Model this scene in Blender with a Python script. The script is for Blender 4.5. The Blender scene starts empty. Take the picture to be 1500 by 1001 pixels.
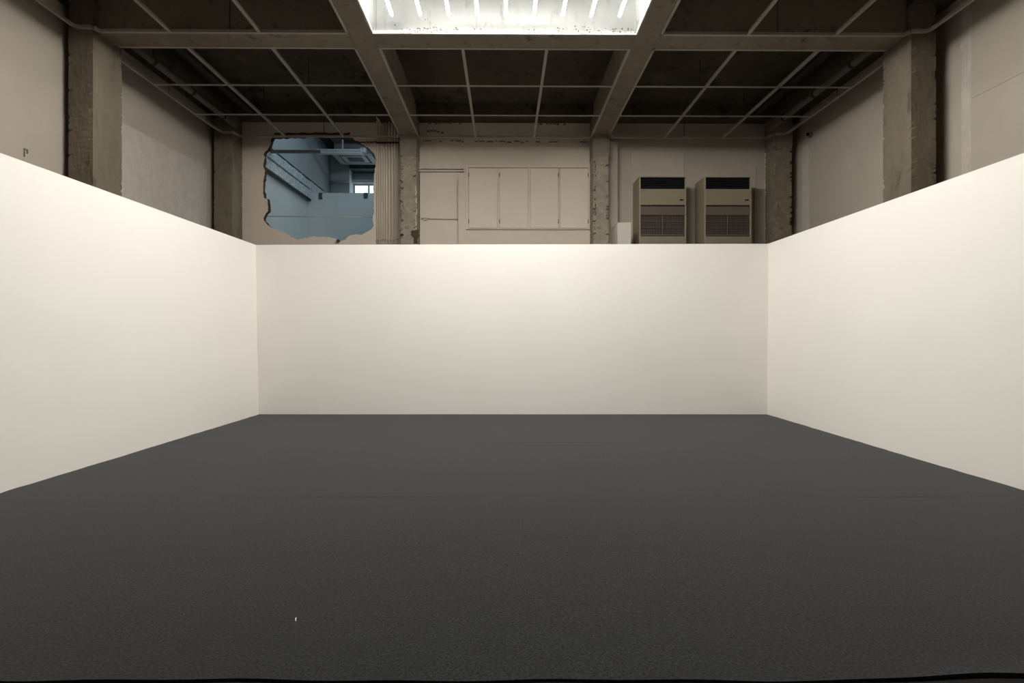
import bpy, bmesh, math, random
from mathutils import Vector, Matrix
from mathutils.geometry import tessellate_polygon

scene = bpy.context.scene
COL = scene.collection

# ------------------------------------------------------------------ camera, world, exposure
F = 17.0 / 36.0 * 1500.0           # focal length in pixels of the 1500 px wide frame
VX, VY = 745.0, 494.0              # vanishing point of the partition walls
CAM_Z = 1.1126
cam_data = bpy.data.cameras.new('camera')
cam_data.lens = 17.0
cam_data.sensor_width = 36.0
cam_data.shift_x = (750.0 - VX) / 1500.0
cam_data.shift_y = (VY - 500.5) / 1500.0
cam_data.clip_start = 0.05
cam = bpy.data.objects.new('camera', cam_data)
cam.location = (0, 0, CAM_Z)
cam.rotation_euler = (math.radians(90), 0, 0)
COL.objects.link(cam)
scene.camera = cam

world = bpy.data.worlds.new('world')
scene.world = world
world.use_nodes = True
world.node_tree.nodes['Background'].inputs[0].default_value = (0.75, 0.86, 1.0, 1)
world.node_tree.nodes['Background'].inputs[1].default_value = 1.0

vs = scene.view_settings
vs.view_transform = 'Standard'
vs.look = 'None'
vs.gamma = 1.0
vs.use_curve_mapping = False
vs.exposure = 0.0
scene.cycles.diffuse_bounces = 7
scene.cycles.max_bounces = 12

TUBE_STRENGTH = 187.0
TUBE_COLOR = (1.0, 0.975, 0.925)
HW = 0.0205                         # half width of the shield added above each tube to cut uplight
DAY_STRENGTH = 9.0
WELL_Y0 = 2.9                      # front end of the skylight well, above the camera's frame

# ------------------------------------------------------------------ coordinates
YAW = 0.0078                       # the building stands turned by half a degree to the partition
CY, SY = math.cos(YAW), math.sin(YAW)
RZ = Matrix.Rotation(YAW, 4, 'Z')


def P(x, y, axis, c, b=True):
    """pixel of the photograph -> point on the plane axis = c (building frame if b)"""
    d = Vector(((x - VX) / F, 1.0, (VY - y) / F))
    if b:
        d = Vector((d.x * CY + d.y * SY, -d.x * SY + d.y * CY, d.z))
    o = Vector((0, 0, CAM_Z))
    t = (c - o['XYZ'.index(axis)]) / d['XYZ'.index(axis)]
    return o + d * t


ZS = 4.68                          # underside of the beams
ZC = 5.22                          # underside of the slab
XW = 5.20                          # outer left wall
XR = 5.26                          # outer right wall
YB = 8.85                          # outer back wall
YC = 8.51                          # front of the columns at the back wall
ZR = 1.93                          # raised floor behind the partition
ZU = 5.03                          # underside of the shallow edge beams

# ------------------------------------------------------------------ materials
MATS = {}


def mat(name, col, rough=0.8, col2=None, scale=6.0, detail=6.0, amount=1.0, stretch=(1, 1, 1), bump=0.0, bump_scale=40.0,
        metallic=0.0, spec=0.3, emit=None, strength=0.0, col3=None, scale3=1.5, lo3=0.5, hi3=0.65, sheen=0.0):
    m = bpy.data.materials.new(name)
    m.use_nodes = True
    nt = m.node_tree
    b = nt.nodes['Principled BSDF']
    b.inputs['Base Color'].default_value = (*col, 1)
    b.inputs['Roughness'].default_value = rough
    b.inputs['Metallic'].default_value = metallic
    b.inputs['Specular IOR Level'].default_value = spec
    if sheen:
        b.inputs['Sheen Weight'].default_value = sheen
        b.inputs['Sheen Roughness'].default_value = 0.4
    if emit:
        b.inputs['Emission Color'].default_value = (*emit, 1)
        b.inputs['Emission Strength'].default_value = strength
    tc = nt.nodes.new('ShaderNodeTexCoord')
    mp = nt.nodes.new('ShaderNodeMapping')
    mp.inputs['Scale'].default_value = stretch
    nt.links.new(tc.outputs['Object'], mp.inputs['Vector'])
    out = None
    if col2:
        n = nt.nodes.new('ShaderNodeTexNoise')
        n.inputs['Scale'].default_value = scale
        n.inputs['Detail'].default_value = detail
        n.inputs['Roughness'].default_value = 0.65
        nt.links.new(mp.outputs['Vector'], n.inputs['Vector'])
        r = nt.nodes.new('ShaderNodeValToRGB')
        r.color_ramp.elements[0].position = 0.5 - 0.22 / amount
        r.color_ramp.elements[1].position = 0.5 + 0.22 / amount
        r.color_ramp.elements[0].color = (*col, 1)
        r.color_ramp.elements[1].color = (*col2, 1)
        nt.links.new(n.outputs['Fac'], r.inputs['Fac'])
        out = r.outputs['Color']
    if col3:
        n3 = nt.nodes.new('ShaderNodeTexNoise')
        n3.inputs['Scale'].default_value = scale3
        n3.inputs['Detail'].default_value = 8
        n3.inputs['Roughness'].default_value = 0.7
        nt.links.new(mp.outputs['Vector'], n3.inputs['Vector'])
        mr = nt.nodes.new('ShaderNodeMapRange')
        mr.inputs['From Min'].default_value = lo3
        mr.inputs['From Max'].default_value = hi3
        nt.links.new(n3.outputs['Fac'], mr.inputs['Value'])
        mx = nt.nodes.new('ShaderNodeMix')
        mx.data_type = 'RGBA'
        nt.links.new(mr.outputs['Result'], mx.inputs[0])
        if out:
            nt.links.new(out, mx.inputs[6])
        else:
            mx.inputs[6].default_value = (*col, 1)
        mx.inputs[7].default_value = (*col3, 1)
        out = mx.outputs[2]
    if out:
        nt.links.new(out, b.inputs['Base Color'])
    if bump:
        nb = nt.nodes.new('ShaderNodeTexNoise')
        nb.inputs['Scale'].default_value = bump_scale
        nb.inputs['Detail'].default_value = 5
        nt.links.new(mp.outputs['Vector'], nb.inputs['Vector'])
        bp = nt.nodes.new('ShaderNodeBump')
        bp.inputs['Strength'].default_value = bump
        bp.inputs['Distance'].default_value = 0.02
        nt.links.new(nb.outputs['Fac'], bp.inputs['Height'])
        nt.links.new(bp.outputs['Normal'], b.inputs['Normal'])
    MATS[name] = m
    return m


mat('partition_paint', (0.83, 0.80, 0.75), 0.75, col2=(0.855, 0.825, 0.775), scale=1.2, bump=0.02, bump_scale=90, spec=0.2)
mat('carpet', (0.006, 0.0062, 0.0066), 0.95, col2=(0.049, 0.050, 0.052), scale=105, detail=4, amount=1.15,
    spec=0.05, col3=(0.022, 0.0225, 0.0235), scale3=9, lo3=0.40, hi3=1.0, sheen=0.24)
mat('dark_floor', (0.012, 0.012, 0.012), 0.9, col2=(0.02, 0.02, 0.02), scale=5, spec=0.1)
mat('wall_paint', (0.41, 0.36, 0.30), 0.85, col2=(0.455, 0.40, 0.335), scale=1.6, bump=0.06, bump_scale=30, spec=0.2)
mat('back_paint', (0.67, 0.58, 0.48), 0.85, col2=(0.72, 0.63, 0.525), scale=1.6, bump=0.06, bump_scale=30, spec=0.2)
mat('wall_plaster_rough', (0.44, 0.395, 0.345), 0.9, col2=(0.56, 0.51, 0.45), scale=9, bump=1.0, bump_scale=9, spec=0.15, stretch=(1, 1, 0.6))
mat('column_concrete', (0.145, 0.120, 0.088), 0.9, col2=(0.215, 0.180, 0.135), scale=4, stretch=(1, 1, 0.35), bump=0.35, bump_scale=30,
    spec=0.15, col3=(0.09, 0.073, 0.053), scale3=7, lo3=0.56, hi3=0.7)
mat('column_smooth', (0.20, 0.17, 0.13), 0.9, col2=(0.27, 0.23, 0.18), scale=4, bump=0.25, bump_scale=30, spec=0.15)
mat('column_worn', (0.15, 0.124, 0.09), 0.95, col2=(0.24, 0.20, 0.15), scale=9, bump=0.6, bump_scale=24, spec=0.1,
    col3=(0.08, 0.062, 0.045), scale3=14, lo3=0.58, hi3=0.68)
mat('column_rough', (0.24, 0.205, 0.16), 0.95, col2=(0.38, 0.33, 0.265), scale=9, bump=0.6, bump_scale=24, spec=0.1,
    col3=(0.14, 0.11, 0.08), scale3=14, lo3=0.58, hi3=0.68)
mat('beam_concrete', (0.205, 0.17, 0.13), 0.9, col2=(0.275, 0.23, 0.18), scale=3, bump=0.25, bump_scale=25, spec=0.15,
    col3=(0.11, 0.09, 0.065), scale3=5, lo3=0.56, hi3=0.68)
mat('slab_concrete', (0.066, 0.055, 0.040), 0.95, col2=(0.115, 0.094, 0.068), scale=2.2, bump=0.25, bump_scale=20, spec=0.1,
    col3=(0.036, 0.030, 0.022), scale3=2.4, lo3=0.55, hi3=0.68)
mat('grid_metal', (0.36, 0.33, 0.28), 0.55, col2=(0.43, 0.395, 0.335), scale=5, spec=0.3)
mat('dark_metal', (0.03, 0.028, 0.025), 0.6, col2=(0.05, 0.045, 0.04), scale=8)
mat('pipe_grey', (0.15, 0.135, 0.11), 0.6, col2=(0.19, 0.17, 0.14), scale=6)
mat('well_white', (0.43, 0.435, 0.42), 0.9, col2=(0.52, 0.525, 0.51), scale=3.0, stretch=(1, 1, 0.35), bump=0.15, bump_scale=30, spec=0.1,
    col3=(0.34, 0.34, 0.30), scale3=7, lo3=0.58, hi3=0.72)
mat('moss', (0.10, 0.10, 0.055), 0.95, col2=(0.19, 0.18, 0.12), scale=40)
mat('tube_glow', (1, 1, 1), 0.5, emit=TUBE_COLOR, strength=TUBE_STRENGTH)
mat('fixture_white', (0.75, 0.75, 0.73), 0.5, col2=(0.7, 0.7, 0.68), scale=9)
mat('brick_core', (0.055, 0.032, 0.020), 0.95, col2=(0.13, 0.072, 0.045), scale=22, bump=0.8, bump_scale=30, spec=0.1,
    col3=(0.035, 0.025, 0.02), scale3=18, lo3=0.52, hi3=0.62)
mat('cabinet_paint', (0.71, 0.62, 0.52), 0.7, col2=(0.75, 0.66, 0.56), scale=2, bump=0.04)
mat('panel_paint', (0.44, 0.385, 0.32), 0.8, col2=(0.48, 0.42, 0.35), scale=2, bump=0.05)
mat('ac_cream', (0.245, 0.20, 0.135), 0.55, col2=(0.27, 0.22, 0.15), scale=1.5, spec=0.35)
mat('ac_light', (0.32, 0.27, 0.20), 0.5, col2=(0.345, 0.295, 0.22), scale=1.5)
mat('ac_brown', (0.115, 0.09, 0.07), 0.6, col2=(0.13, 0.10, 0.08), scale=4)
mat('ac_dark_brown', (0.055, 0.04, 0.032), 0.7, col2=(0.065, 0.048, 0.04), scale=5)
mat('ac_black', (0.006, 0.006, 0.006), 0.5, col2=(0.01, 0.01, 0.01), scale=9)
mat('ac_slat', (0.014, 0.015, 0.017), 0.4, col2=(0.02, 0.021, 0.023), scale=9)
mat('ac_mark', (0.16, 0.18, 0.20), 0.5, col2=(0.20, 0.21, 0.22), scale=20)
mat('white_board', (0.60, 0.55, 0.48), 0.7, col2=(0.65, 0.60, 0.53), scale=3)
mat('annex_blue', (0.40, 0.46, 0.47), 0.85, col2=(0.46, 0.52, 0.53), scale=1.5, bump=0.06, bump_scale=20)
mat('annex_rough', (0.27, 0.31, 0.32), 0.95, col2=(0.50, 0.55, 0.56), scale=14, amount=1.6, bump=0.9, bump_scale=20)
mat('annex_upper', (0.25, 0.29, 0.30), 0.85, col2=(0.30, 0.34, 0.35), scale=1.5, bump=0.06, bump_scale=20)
mat('annex_dark', (0.045, 0.052, 0.055), 0.9, col2=(0.07, 0.08, 0.08), scale=6)
mat('annex_white', (0.48, 0.52, 0.53), 0.6, col2=(0.54, 0.58, 0.59), scale=5)
mat('annex_grey', (0.22, 0.25, 0.26), 0.6, col2=(0.27, 0.30, 0.31), scale=5)
mat('cassette_panel', (0.24, 0.25, 0.24), 0.6, col2=(0.27, 0.28, 0.27), scale=3)
mat('daylight_pane', (0.9, 0.95, 1.0), 0.3, emit=(0.83, 0.93, 1.0), strength=DAY_STRENGTH * 0.2)
mat('annex_fill_glow', (0.9, 0.95, 1.0), 0.3, emit=(0.72, 0.88, 1.0), strength=DAY_STRENGTH * 0.56)  # glow of the added ceiling panel over the blue room
mat('wire_tan', (0.45, 0.38, 0.28), 0.7, col2=(0.5, 0.43, 0.32), scale=9)
mat('white_scrap', (0.8, 0.8, 0.78), 0.7, col2=(0.75, 0.75, 0.73), scale=30)
mat('rust', (0.085, 0.058, 0.036), 0.9, col2=(0.05, 0.034, 0.02), scale=30, bump=0.5)
mat('lens_black', (0.01, 0.01, 0.01), 0.15, col2=(0.015, 0.015, 0.015), scale=9)

# ------------------------------------------------------------------ mesh helpers


def box(bm, x0, x1, y0, y1, z0, z1):
    vs_ = [bm.verts.new((x, y, z)) for z in (z0, z1) for y in (y0, y1) for x in (x0, x1)]
    for f in ((0, 2, 3, 1), (4, 5, 7, 6), (0, 1, 5, 4), (2, 6, 7, 3), (0, 4, 6, 2), (1, 3, 7, 5)):
        bm.faces.new([vs_[i] for i in f])
    return bm


def nbox(x0, x1, y0, y1, z0, z1, bevel=0.0):
    bm = bmesh.new()
    box(bm, min(x0, x1), max(x0, x1), min(y0, y1), max(y0, y1), min(z0, z1), max(z0, z1))
    if bevel:
        bmesh.ops.bevel(bm, geom=bm.edges[:], offset=bevel, segments=2, affect='EDGES', profile=0.6)
    return bm


def tube(bm, pts, r, seg=8):
    pts = [Vector(p) for p in pts]
    rings = []
    prev = None
    for i, p in enumerate(pts):
        t = (pts[min(i + 1, len(pts) - 1)] - pts[max(i - 1, 0)]).normalized()
        ref = Vector((0, 0, 1)) if abs(t.z) < 0.9 else Vector((1, 0, 0))
        u = t.cross(ref).normalized() if prev is None else (prev - t * prev.dot(t)).normalized()
        prev = u
        v = t.cross(u)
        rings.append([bm.verts.new(p + (u * math.cos(a) + v * math.sin(a)) * r) for a in [2 * math.pi * k / seg for k in range(seg)]])
    for a, b in zip(rings, rings[1:]):
        for k in range(seg):
            f = bm.faces.new((a[k], a[(k + 1) % seg], b[(k + 1) % seg], b[k]))
            f.smooth = True
    bm.faces.new(rings[0][::-1])
    bm.faces.new(rings[-1])
    return bm


def ntube(pts, r, seg=8):
    return tube(bmesh.new(), pts, r, seg)


def prism(loops, axis, c0, c1, hole_mat=0):
    """extrude polygons with holes; loops are (u, v) lists; axis 'Y': (x, z) loops, 'X': (y, z) loops, 'Z': (x, y) loops"""
    bm = bmesh.new()

    def p3(u, v, c):
        return (u, c, v) if axis == 'Y' else ((c, u, v) if axis == 'X' else (u, v, c))
    flat = [q for l in loops for q in l]
    tris = tessellate_polygon([[Vector((u, v, 0)) for u, v in l] for l in loops])
    va = [bm.verts.new(p3(u, v, c0)) for u, v in flat]
    vb = [bm.verts.new(p3(u, v, c1)) for u, v in flat]
    for t in tris:
        for vv in (va, vb):
            try:
                bm.faces.new([vv[i] for i in (t if vv is va else t[::-1])])
            except ValueError:
                pass
    k = 0
    for li, l in enumerate(loops):
        n = len(l)
        for i in range(n):
            a, b = k + i, k + (i + 1) % n
            f = bm.faces.new((va[a], va[b], vb[b], vb[a]))
            if li and hole_mat:
                f.material_index = hole_mat
        k += n
    bmesh.ops.recalc_face_normals(bm, faces=bm.faces[:])
    return bm


def ragged(poly, step, amp, seed, closed=True):
    r = random.Random(seed)
    out = []
    n = len(poly)
    for i in range(n if closed else n - 1):
        a, b = Vector(poly[i]), Vector(poly[(i + 1) % n])
        d = b - a
        m = max(1, int(d.length / step))
        nrm = Vector((-d.y, d.x)).normalized() if d.length > 1e-6 else Vector((0, 0))
        for k in range(m):
            q = a + d * (k / m) + nrm * r.uniform(-amp, amp)
            out.append((q.x, q.y))
    return out


def shaft(x0, x1, y0, y1, z0, z1, seed, chip=0.02, step=0.05, wav=0.003):
    """a concrete shaft with chipped arrises"""
    r = random.Random(seed)
    per = []
    nx, ny = max(2, int((x1 - x0) / step)), max(2, int((y1 - y0) / step))
    for i in range(nx):
        per.append((x0 + (x1 - x0) * i / nx, y0, i == 0))
    for i in range(ny):
        per.append((x1, y0 + (y1 - y0) * i / ny, i == 0))
    for i in range(nx):
        per.append((x1 - (x1 - x0) * i / nx, y1, i == 0))
    for i in range(ny):
        per.append((x0, y1 - (y1 - y0) * i / ny, i == 0))
    cx, cy = (x0 + x1) / 2, (y0 + y1) / 2
    nz = max(2, int((z1 - z0) / 0.022))
    bm = bmesh.new()
    rings = []
    for k in range(nz + 1):
        z = z0 + (z1 - z0) * k / nz
        ring = []
        for (x, y, corner) in per:
            d = r.uniform(0, wav)
            if corner:
                d = 0.003 + (r.random() ** 9) * chip * 1.6
            sx = -1 if x > cx else 1
            sy = -1 if y > cy else 1
            ex = d if corner or x in (x0, x1) else 0
            ey = d if corner or y in (y0, y1) else 0
            ring.append(bm.verts.new((x + sx * ex, y + sy * ey, z)))
        rings.append(ring)
    n = len(per)
    for a, b in zip(rings, rings[1:]):
        for i in range(n):
            bm.faces.new((a[i], a[(i + 1) % n], b[(i + 1) % n], b[i]))
    bm.faces.new(rings[0][::-1])
    bm.faces.new(rings[-1])
    return bm


# ------------------------------------------------------------------ object helpers


def link(name, bm, mats, base=Vector((0, 0, 0)), parent=None):
    me = bpy.data.meshes.new(name)
    bm.transform(Matrix.Translation(-Vector(base)))
    bm.to_mesh(me)
    bm.free()
    for m in (mats if isinstance(mats, (list, tuple)) else [mats]):
        me.materials.append(MATS[m])
    o = bpy.data.objects.new(name, me)
    COL.objects.link(o)
    if parent is not None:
        o.parent = parent
    return o


def props(o, label, cat, group=None, kind=None):
    if label:
        o['label'] = label
    if cat:
        o['category'] = cat
    if group:
        o['group'] = group
    if kind:
        o['kind'] = kind


def place(o, base, b):
    base = Vector(base)
    if b:
        o.location = RZ @ base
        o.rotation_euler = (0, 0, YAW)
    else:
        o.location = base


def single(name, label, cat, bm, mats, base=(0, 0, 0), b=True, group=None, kind=None):
    o = link(name, bm, mats, Vector(base))
    place(o, base, b)
    props(o, label, cat, group, kind)
    return o


class Thing:
    def __init__(self, name, label, cat, base, b=True, group=None, kind=None):
        self.base = Vector(base)
        self.root = bpy.data.objects.new(name, None)
        self.root.empty_display_size = 0.1
        COL.objects.link(self.root)
        place(self.root, base, b)
        props(self.root, label, cat, group, kind)

    def part(self, name, bm, mats, parent=None, label=None, kind=None):
        o = link(name, bm, mats, self.base, parent or self.root)
        props(o, label, None, None, kind)
        return o


def child(parent, name, bm, mats, base=(0, 0, 0), label=None, kind=None):
    o = link(name, bm, mats, Vector(base), parent)
    props(o, label, None, None, kind)
    return o


def structure(name, bm, mats, label, cat='wall', b=True):
    return single(name, label, cat, bm, mats, (0, 0, 0), b, None, 'structure')


def copy_tree(o, parent=None):
    c = o.copy()
    COL.objects.link(c)
    c.parent = parent
    for ch in list(o.children):
        copy_tree(ch, c)
    return c


# ================================================================== the setting
# concrete floor of the hall
structure('floor', nbox(-5.35, 5.35, -5.0, 7.3, -0.12, 0.0), 'dark_floor', 'dark bare concrete floor showing in front of the grey carpet', 'floor')
structure('floor_back', nbox(-5.35, 5.35, 7.3, YB, -0.12, ZR), 'dark_floor', 'raised floor hidden behind the white partition', 'floor')

# ---- white exhibition partition (frame of the camera, not of the building)
D = F * CAM_Z / 114.0


def W(x, y, Y):
    p = P(x, y, 'Y', Y, False)
    return p


lb, lt = W(379, 608, D), W(374.3, 358.8, D)
rb, rt = W(1124, 608, D), W(1125.3, 357.3, D)
TH = 0.10


def slanted(pb0, pb1, pt1, pt0, off):
    """a panel through four points, given thickness by the offset vector"""
    bm = bmesh.new()
    fr = [bm.verts.new(p) for p in (pb0, pb1, pt1, pt0)]
    bk = [bm.verts.new(Vector(p) + off) for p in (pb0, pb1, pt1, pt0)]
    bm.faces.new(fr)
    bm.faces.new(bk[::-1])
    for i in range(4):
        bm.faces.new((fr[i], bk[i], bk[(i + 1) % 4], fr[(i + 1) % 4]))
    bmesh.ops.recalc_face_normals(bm, faces=bm.faces[:])
    return bm


def z0(p):
    return Vector((p.x, p.y, 0.0))


lb, rb = z0(lb), z0(rb)
structure('wall_back', slanted(lb, rb, rt, lt, Vector((0, TH, 0))), 'partition_paint', 'long white partition wall closing the back of the carpeted space', b=False)
# side panels run towards the camera and leave the frame
lYb, lYt = F * CAM_Z / (724 - VY), F * (lt.z - CAM_Z) / (VY - 224)
lb2, lt2 = Vector((-VX / F * lYb, lYb, 0)), Vector((-VX / F * lYt, lYt, lt.z))
rYb, rYt = F * CAM_Z / (720 - VY), F * (rt.z - CAM_Z) / (VY - 224)
rb2, rt2 = Vector(((1500 - VX) / F * rYb, rYb, 0)), Vector(((1500 - VX) / F * rYt, rYt, rt.z))


def extend(a, b, Y):
    t = (Y - a.y) / (b.y - a.y)
    return a + (b - a) * t


YF = 1.2
structure('wall_left', slanted(lb, extend(lb, lb2, YF), extend(lt, lt2, YF), lt, Vector((-TH, 0, 0))), 'partition_paint',
          'white partition wall along the left of the carpet', b=False)
structure('wall_right', slanted(rb, extend(rb, rb2, YF), extend(rt, rt2, YF), rt, Vector((TH, 0, 0))), 'partition_paint',
          'white partition wall along the right of the carpet', b=False)

# ---- carpet, three rolls laid side by side
Y1, Y2, YE = F * CAM_Z / (730 - VY), F * CAM_Z / (650 - VY), F * CAM_Z / (1000.5 - VY)


def wall_x(a, b, Y):
    return extend(a, b, Y).x


def carpet(label, y0, y1, seed, front_edge=False):
    r = random.Random(seed)
    n, m = 120, 24
    bm = bmesh.new()
    gap = 0.006
    rows = []
    jl = [r.uniform(0, 0.012) for _ in range(m + 1)]
    jr = [r.uniform(0, 0.012) for _ in range(m + 1)]
    for j in range(m + 1):
        row = []
        for i in range(n + 1):
            y = y0 + (y1 - y0) * j / m
            xa = wall_x(lb, lb2, y) + gap + jl[j]
            xb = wall_x(rb, rb2, y) - gap - jr[j]
            u = i / n
            x = xa + (xb - xa) * u
            z = 0.009 + 0.0012 * math.sin(x * 1.7 + seed) * math.sin(y * 2.3)
            if j == 0:
                if front_edge:
                    # the free edge lies in shallow waves, lifted a little on the right
                    y += 0.004 * math.sin(x * 5) + 0.003 * math.sin(x * 13)
                    if x > 0.95:
                        y += 0.020 * (0.5 - 0.5 * math.cos((x - 0.95) * 4.6))
                        z += 0.005 * (0.5 - 0.5 * math.cos((x - 0.95) * 4.6))
                else:
                    y += 0.0001
                    if seed == 2 and x < -1.5:
                        y += 0.0035 * min(1.0, (-1.5 - x))
            if j == m:
                y -= 0.0002
                if not front_edge and y1 > 6:
                    y -= 0.008 + 0.004 * math.sin(x * 2.1)
            row.append(bm.verts.new((x, y, z)))
        rows.append(row)
    for j in range(m):
        for i in range(n):
            bm.faces.new((rows[j][i], rows[j][i + 1], rows[j + 1][i + 1], rows[j + 1][i])).smooth = True
    # underside and sides
    loop = rows[0] + [rows[j][n] for j in range(1, m + 1)] + rows[m][n - 1::-1] + [rows[j][0] for j in range(m - 1, 0, -1)]
    loop = [bm.verts.new(v.co) for v in loop]
    low = [bm.verts.new((v.co.x, v.co.y, 0.0005)) for v in loop]
    for i in range(len(loop)):
        k = (i + 1) % len(loop)
        bm.faces.new((loop[i], low[i], low[k], loop[k]))
    bm.faces.new(low[::-1])
    single('carpet_strip', label, 'carpet', bm, 'carpet', (0, (y0 + y1) / 2, 0), False, 'charcoal felt carpet strips')


carpet('charcoal felt carpet strip nearest the camera with a wavy free edge', YE, Y1, 1, True)
carpet('charcoal felt carpet strip in the middle between the two seams', Y1, Y2, 2)
carpet('charcoal felt carpet strip lying against the back partition', Y2, D, 3)

# ---- outer walls of the hall
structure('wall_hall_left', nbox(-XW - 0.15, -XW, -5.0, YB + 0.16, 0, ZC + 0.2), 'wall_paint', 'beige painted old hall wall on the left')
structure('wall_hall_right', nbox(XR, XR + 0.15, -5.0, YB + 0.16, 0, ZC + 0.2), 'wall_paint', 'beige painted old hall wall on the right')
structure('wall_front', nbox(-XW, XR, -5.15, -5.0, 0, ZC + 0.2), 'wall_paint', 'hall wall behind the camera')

# back wall: broken hole into the next room and a shallow doorway recess
hole_px = [(400, 201), (455, 199), (517, 202), (522, 208), (529, 210), (536, 215), (542, 219), (549, 227), (550.5, 233), (550, 244), (548, 256),
           (547.5, 266), (547, 298), (547.5, 308), (545.5, 322), (547.5, 329), (545, 335), (536, 341), (529, 345), (522, 343.5), (514, 344),
           (506, 351), (500, 353), (490, 349), (478, 347), (464, 347.5), (459, 345.5), (450, 348), (437, 351), (428, 347), (419, 341),
           (410, 339), (400, 335), (392, 329), (386.5, 323), (386, 319), (389, 313), (393, 309.5), (392.5, 298), (392, 292), (387, 290),
           (385.5, 283), (386, 266), (388, 250), (385.5, 243), (388, 231), (386, 227), (389, 222), (394, 217), (397, 210), (397, 205)]


def xz(px, py, Y):
    p = P(px, py, 'Y', Y)
    return (p.x, p.z)


hole = [xz(x, y, YB) for x, y in hole_px]
hole_a = ragged(hole, 0.035, 0.007, 5)
rec_px = [(614, 247.5), (678.5, 247.5), (680, 253), (677, 258), (672.5, 263), (671, 270), (671, 300), (671.5, 330), (672, 357)]
rec = [xz(x, y, YB) for x, y in rec_px]
rec.append((rec[-1][0], ZR + 0.02))
rec.append((rec[0][0], ZR + 0.02))
outer = [(-XW, -0.1), (XR, -0.1), (XR, 6.1), (-XW, 6.1)]
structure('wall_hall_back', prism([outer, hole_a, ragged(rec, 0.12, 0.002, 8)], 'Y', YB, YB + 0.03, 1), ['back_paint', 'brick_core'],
          'beige painted hall back wall with a jagged hole broken through it')
wb = bpy.data.objects['wall_hall_back']
# brick core behind the plaster, with a tighter and rougher hole
cx = sum(p[0] for p in hole) / len(hole)
cz = sum(p[1] for p in hole) / len(hole)
rr = random.Random(11)
core = []
for (x, z) in ragged(hole, 0.05, 0.012, 9):
    top = z > cz + 0.45
    k = 0.007 if (x < cx or x > cx + 0.8) else 0.0
    if z < cz - 0.55:
        k = -0.012
    k *= rr.choice((0.2, 1.0, 1.6, 0.6))
    v = Vector((cx - x, cz - z)).normalized() * k
    core.append((x + v.x, z + v.y))
child(wb, 'brick_core', prism([outer, core, [(q[0], q[1]) for q in rec]], 'Y', YB + 0.0305, YB + 0.075), 'brick_core', label='rough brown brick core showing round the hole')
# panel closing the recess
x0, x1 = rec[0][0] - 0.03, max(p[0] for p in rec) + 0.05
child(wb, 'recess_panel', nbox(x0, x1, YB + 0.076, YB + 0.10, ZR, rec[0][1] + 0.06), 'cabinet_paint')
lin = nbox(rec[0][0], rec[1][0] + 0.01, YB + 0.03, YB + 0.0755, rec[0][1] - 0.035, rec[0][1] - 0.004)
child(wb, 'lintel_strip', lin, 'back_paint')
a, b_ = P(617, 320, 'Y', YB + 0.06), P(672, 321, 'Y', YB + 0.06)
child(wb, 'recess_rail', ntube([a, b_], 0.014, 10), 'back_paint')
a = P(623, 321.5, 'Y', YB + 0.04)
child(wb, 'rail_clip', nbox(a.x - 0.03, a.x + 0.03, a.y - 0.006, a.y + 0.01, a.z - 0.012, a.z + 0.01), 'white_scrap', label='small white clip')

# rough plaster layers on the side walls
wl = bpy.data.objects['wall_hall_left']
p0, p1 = P(173, 177, 'X', -XW), P(308, 250, 'X', -XW)
poly = [(6.08, ZR), (8.44, ZR), (8.44, p1.z - 0.03), (8.30, p1.z + 0.03), (7.5, (p0.z + p1.z) / 2), (6.08, p0.z)]
child(wl, 'plaster_patch', prism([ragged(poly, 0.07, 0.006, 21)], 'X', -XW + 0.0005, -XW + 0.018), 'wall_plaster_rough', label='rough trowelled plaster patch')
PL = 0.055
ye = P(95.5, 150, 'X', -XW + PL).y
edge = ragged([(ye, 1.5), (ye, 4.98)], 0.03, 0.007, 71, False)
child(wl, 'plaster_layer', prism([[(-1.0, 1.5)] + edge + [(ye, 4.98), (-1.0, 4.98)]], 'X', -XW + 0.0005, -XW + PL), 'wall_paint', label='plaster layer ending in a ragged edge beside the column')
wr = bpy.data.objects['wall_hall_right']
q0, q1 = P(1410, 150, 'X', XR), P(1424.5, 150, 'X', XR)
poly = [(q1.y, 2.0), (q0.y, 2.0), (q0.y, 4.0), (q0.y - 0.01, 4.28), (q0.y - 0.02, 4.36), (q0.y + 0.02, 4.46), (q0.y - 0.005, 4.56), (q0.y, ZS + 0.2), (q1.y, ZS + 0.2)]
child(wr, 'plaster_strip', prism([ragged(poly, 0.05, 0.004, 22)], 'X', XR - 0.012, XR - 0.0005), 'wall_plaster_rough', label='rough plaster strip along the board edge')
poly = [(-1.0, 2.0), (q1.y - 0.004, 2.0), (q1.y - 0.004, 4.30), (q1.y - 0.03, 4.34), (q1.y - 0.03, ZS + 0.2), (-1.0, ZS + 0.2)]
c0, c1 = P(1427, 142.5, 'X', XR - 0.02), P(1500, 106, 'X', XR - 0.02)
seam_z = c0.z
child(wr, 'wall_board', nbox(XR - 0.020, XR - 0.0005, -1.0, q1.y - 0.004, 2.0, seam_z - 0.003), 'wall_paint')
child(wr, 'wall_board', nbox(XR - 0.020, XR - 0.0005, -1.0, q1.y - 0.006, seam_z + 0.001, ZS + 0.2), 'wall_paint')
# strip on the far right wall beside the corner column
q0, q1 = P(1176, 280, 'X', XR), P(1186, 280, 'X', XR)
child(wr, 'plaster_strip', nbox(XR - 0.012, XR - 0.0005, q1.y, q0.y, ZR, 4.45), 'wall_plaster_rough')

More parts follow.
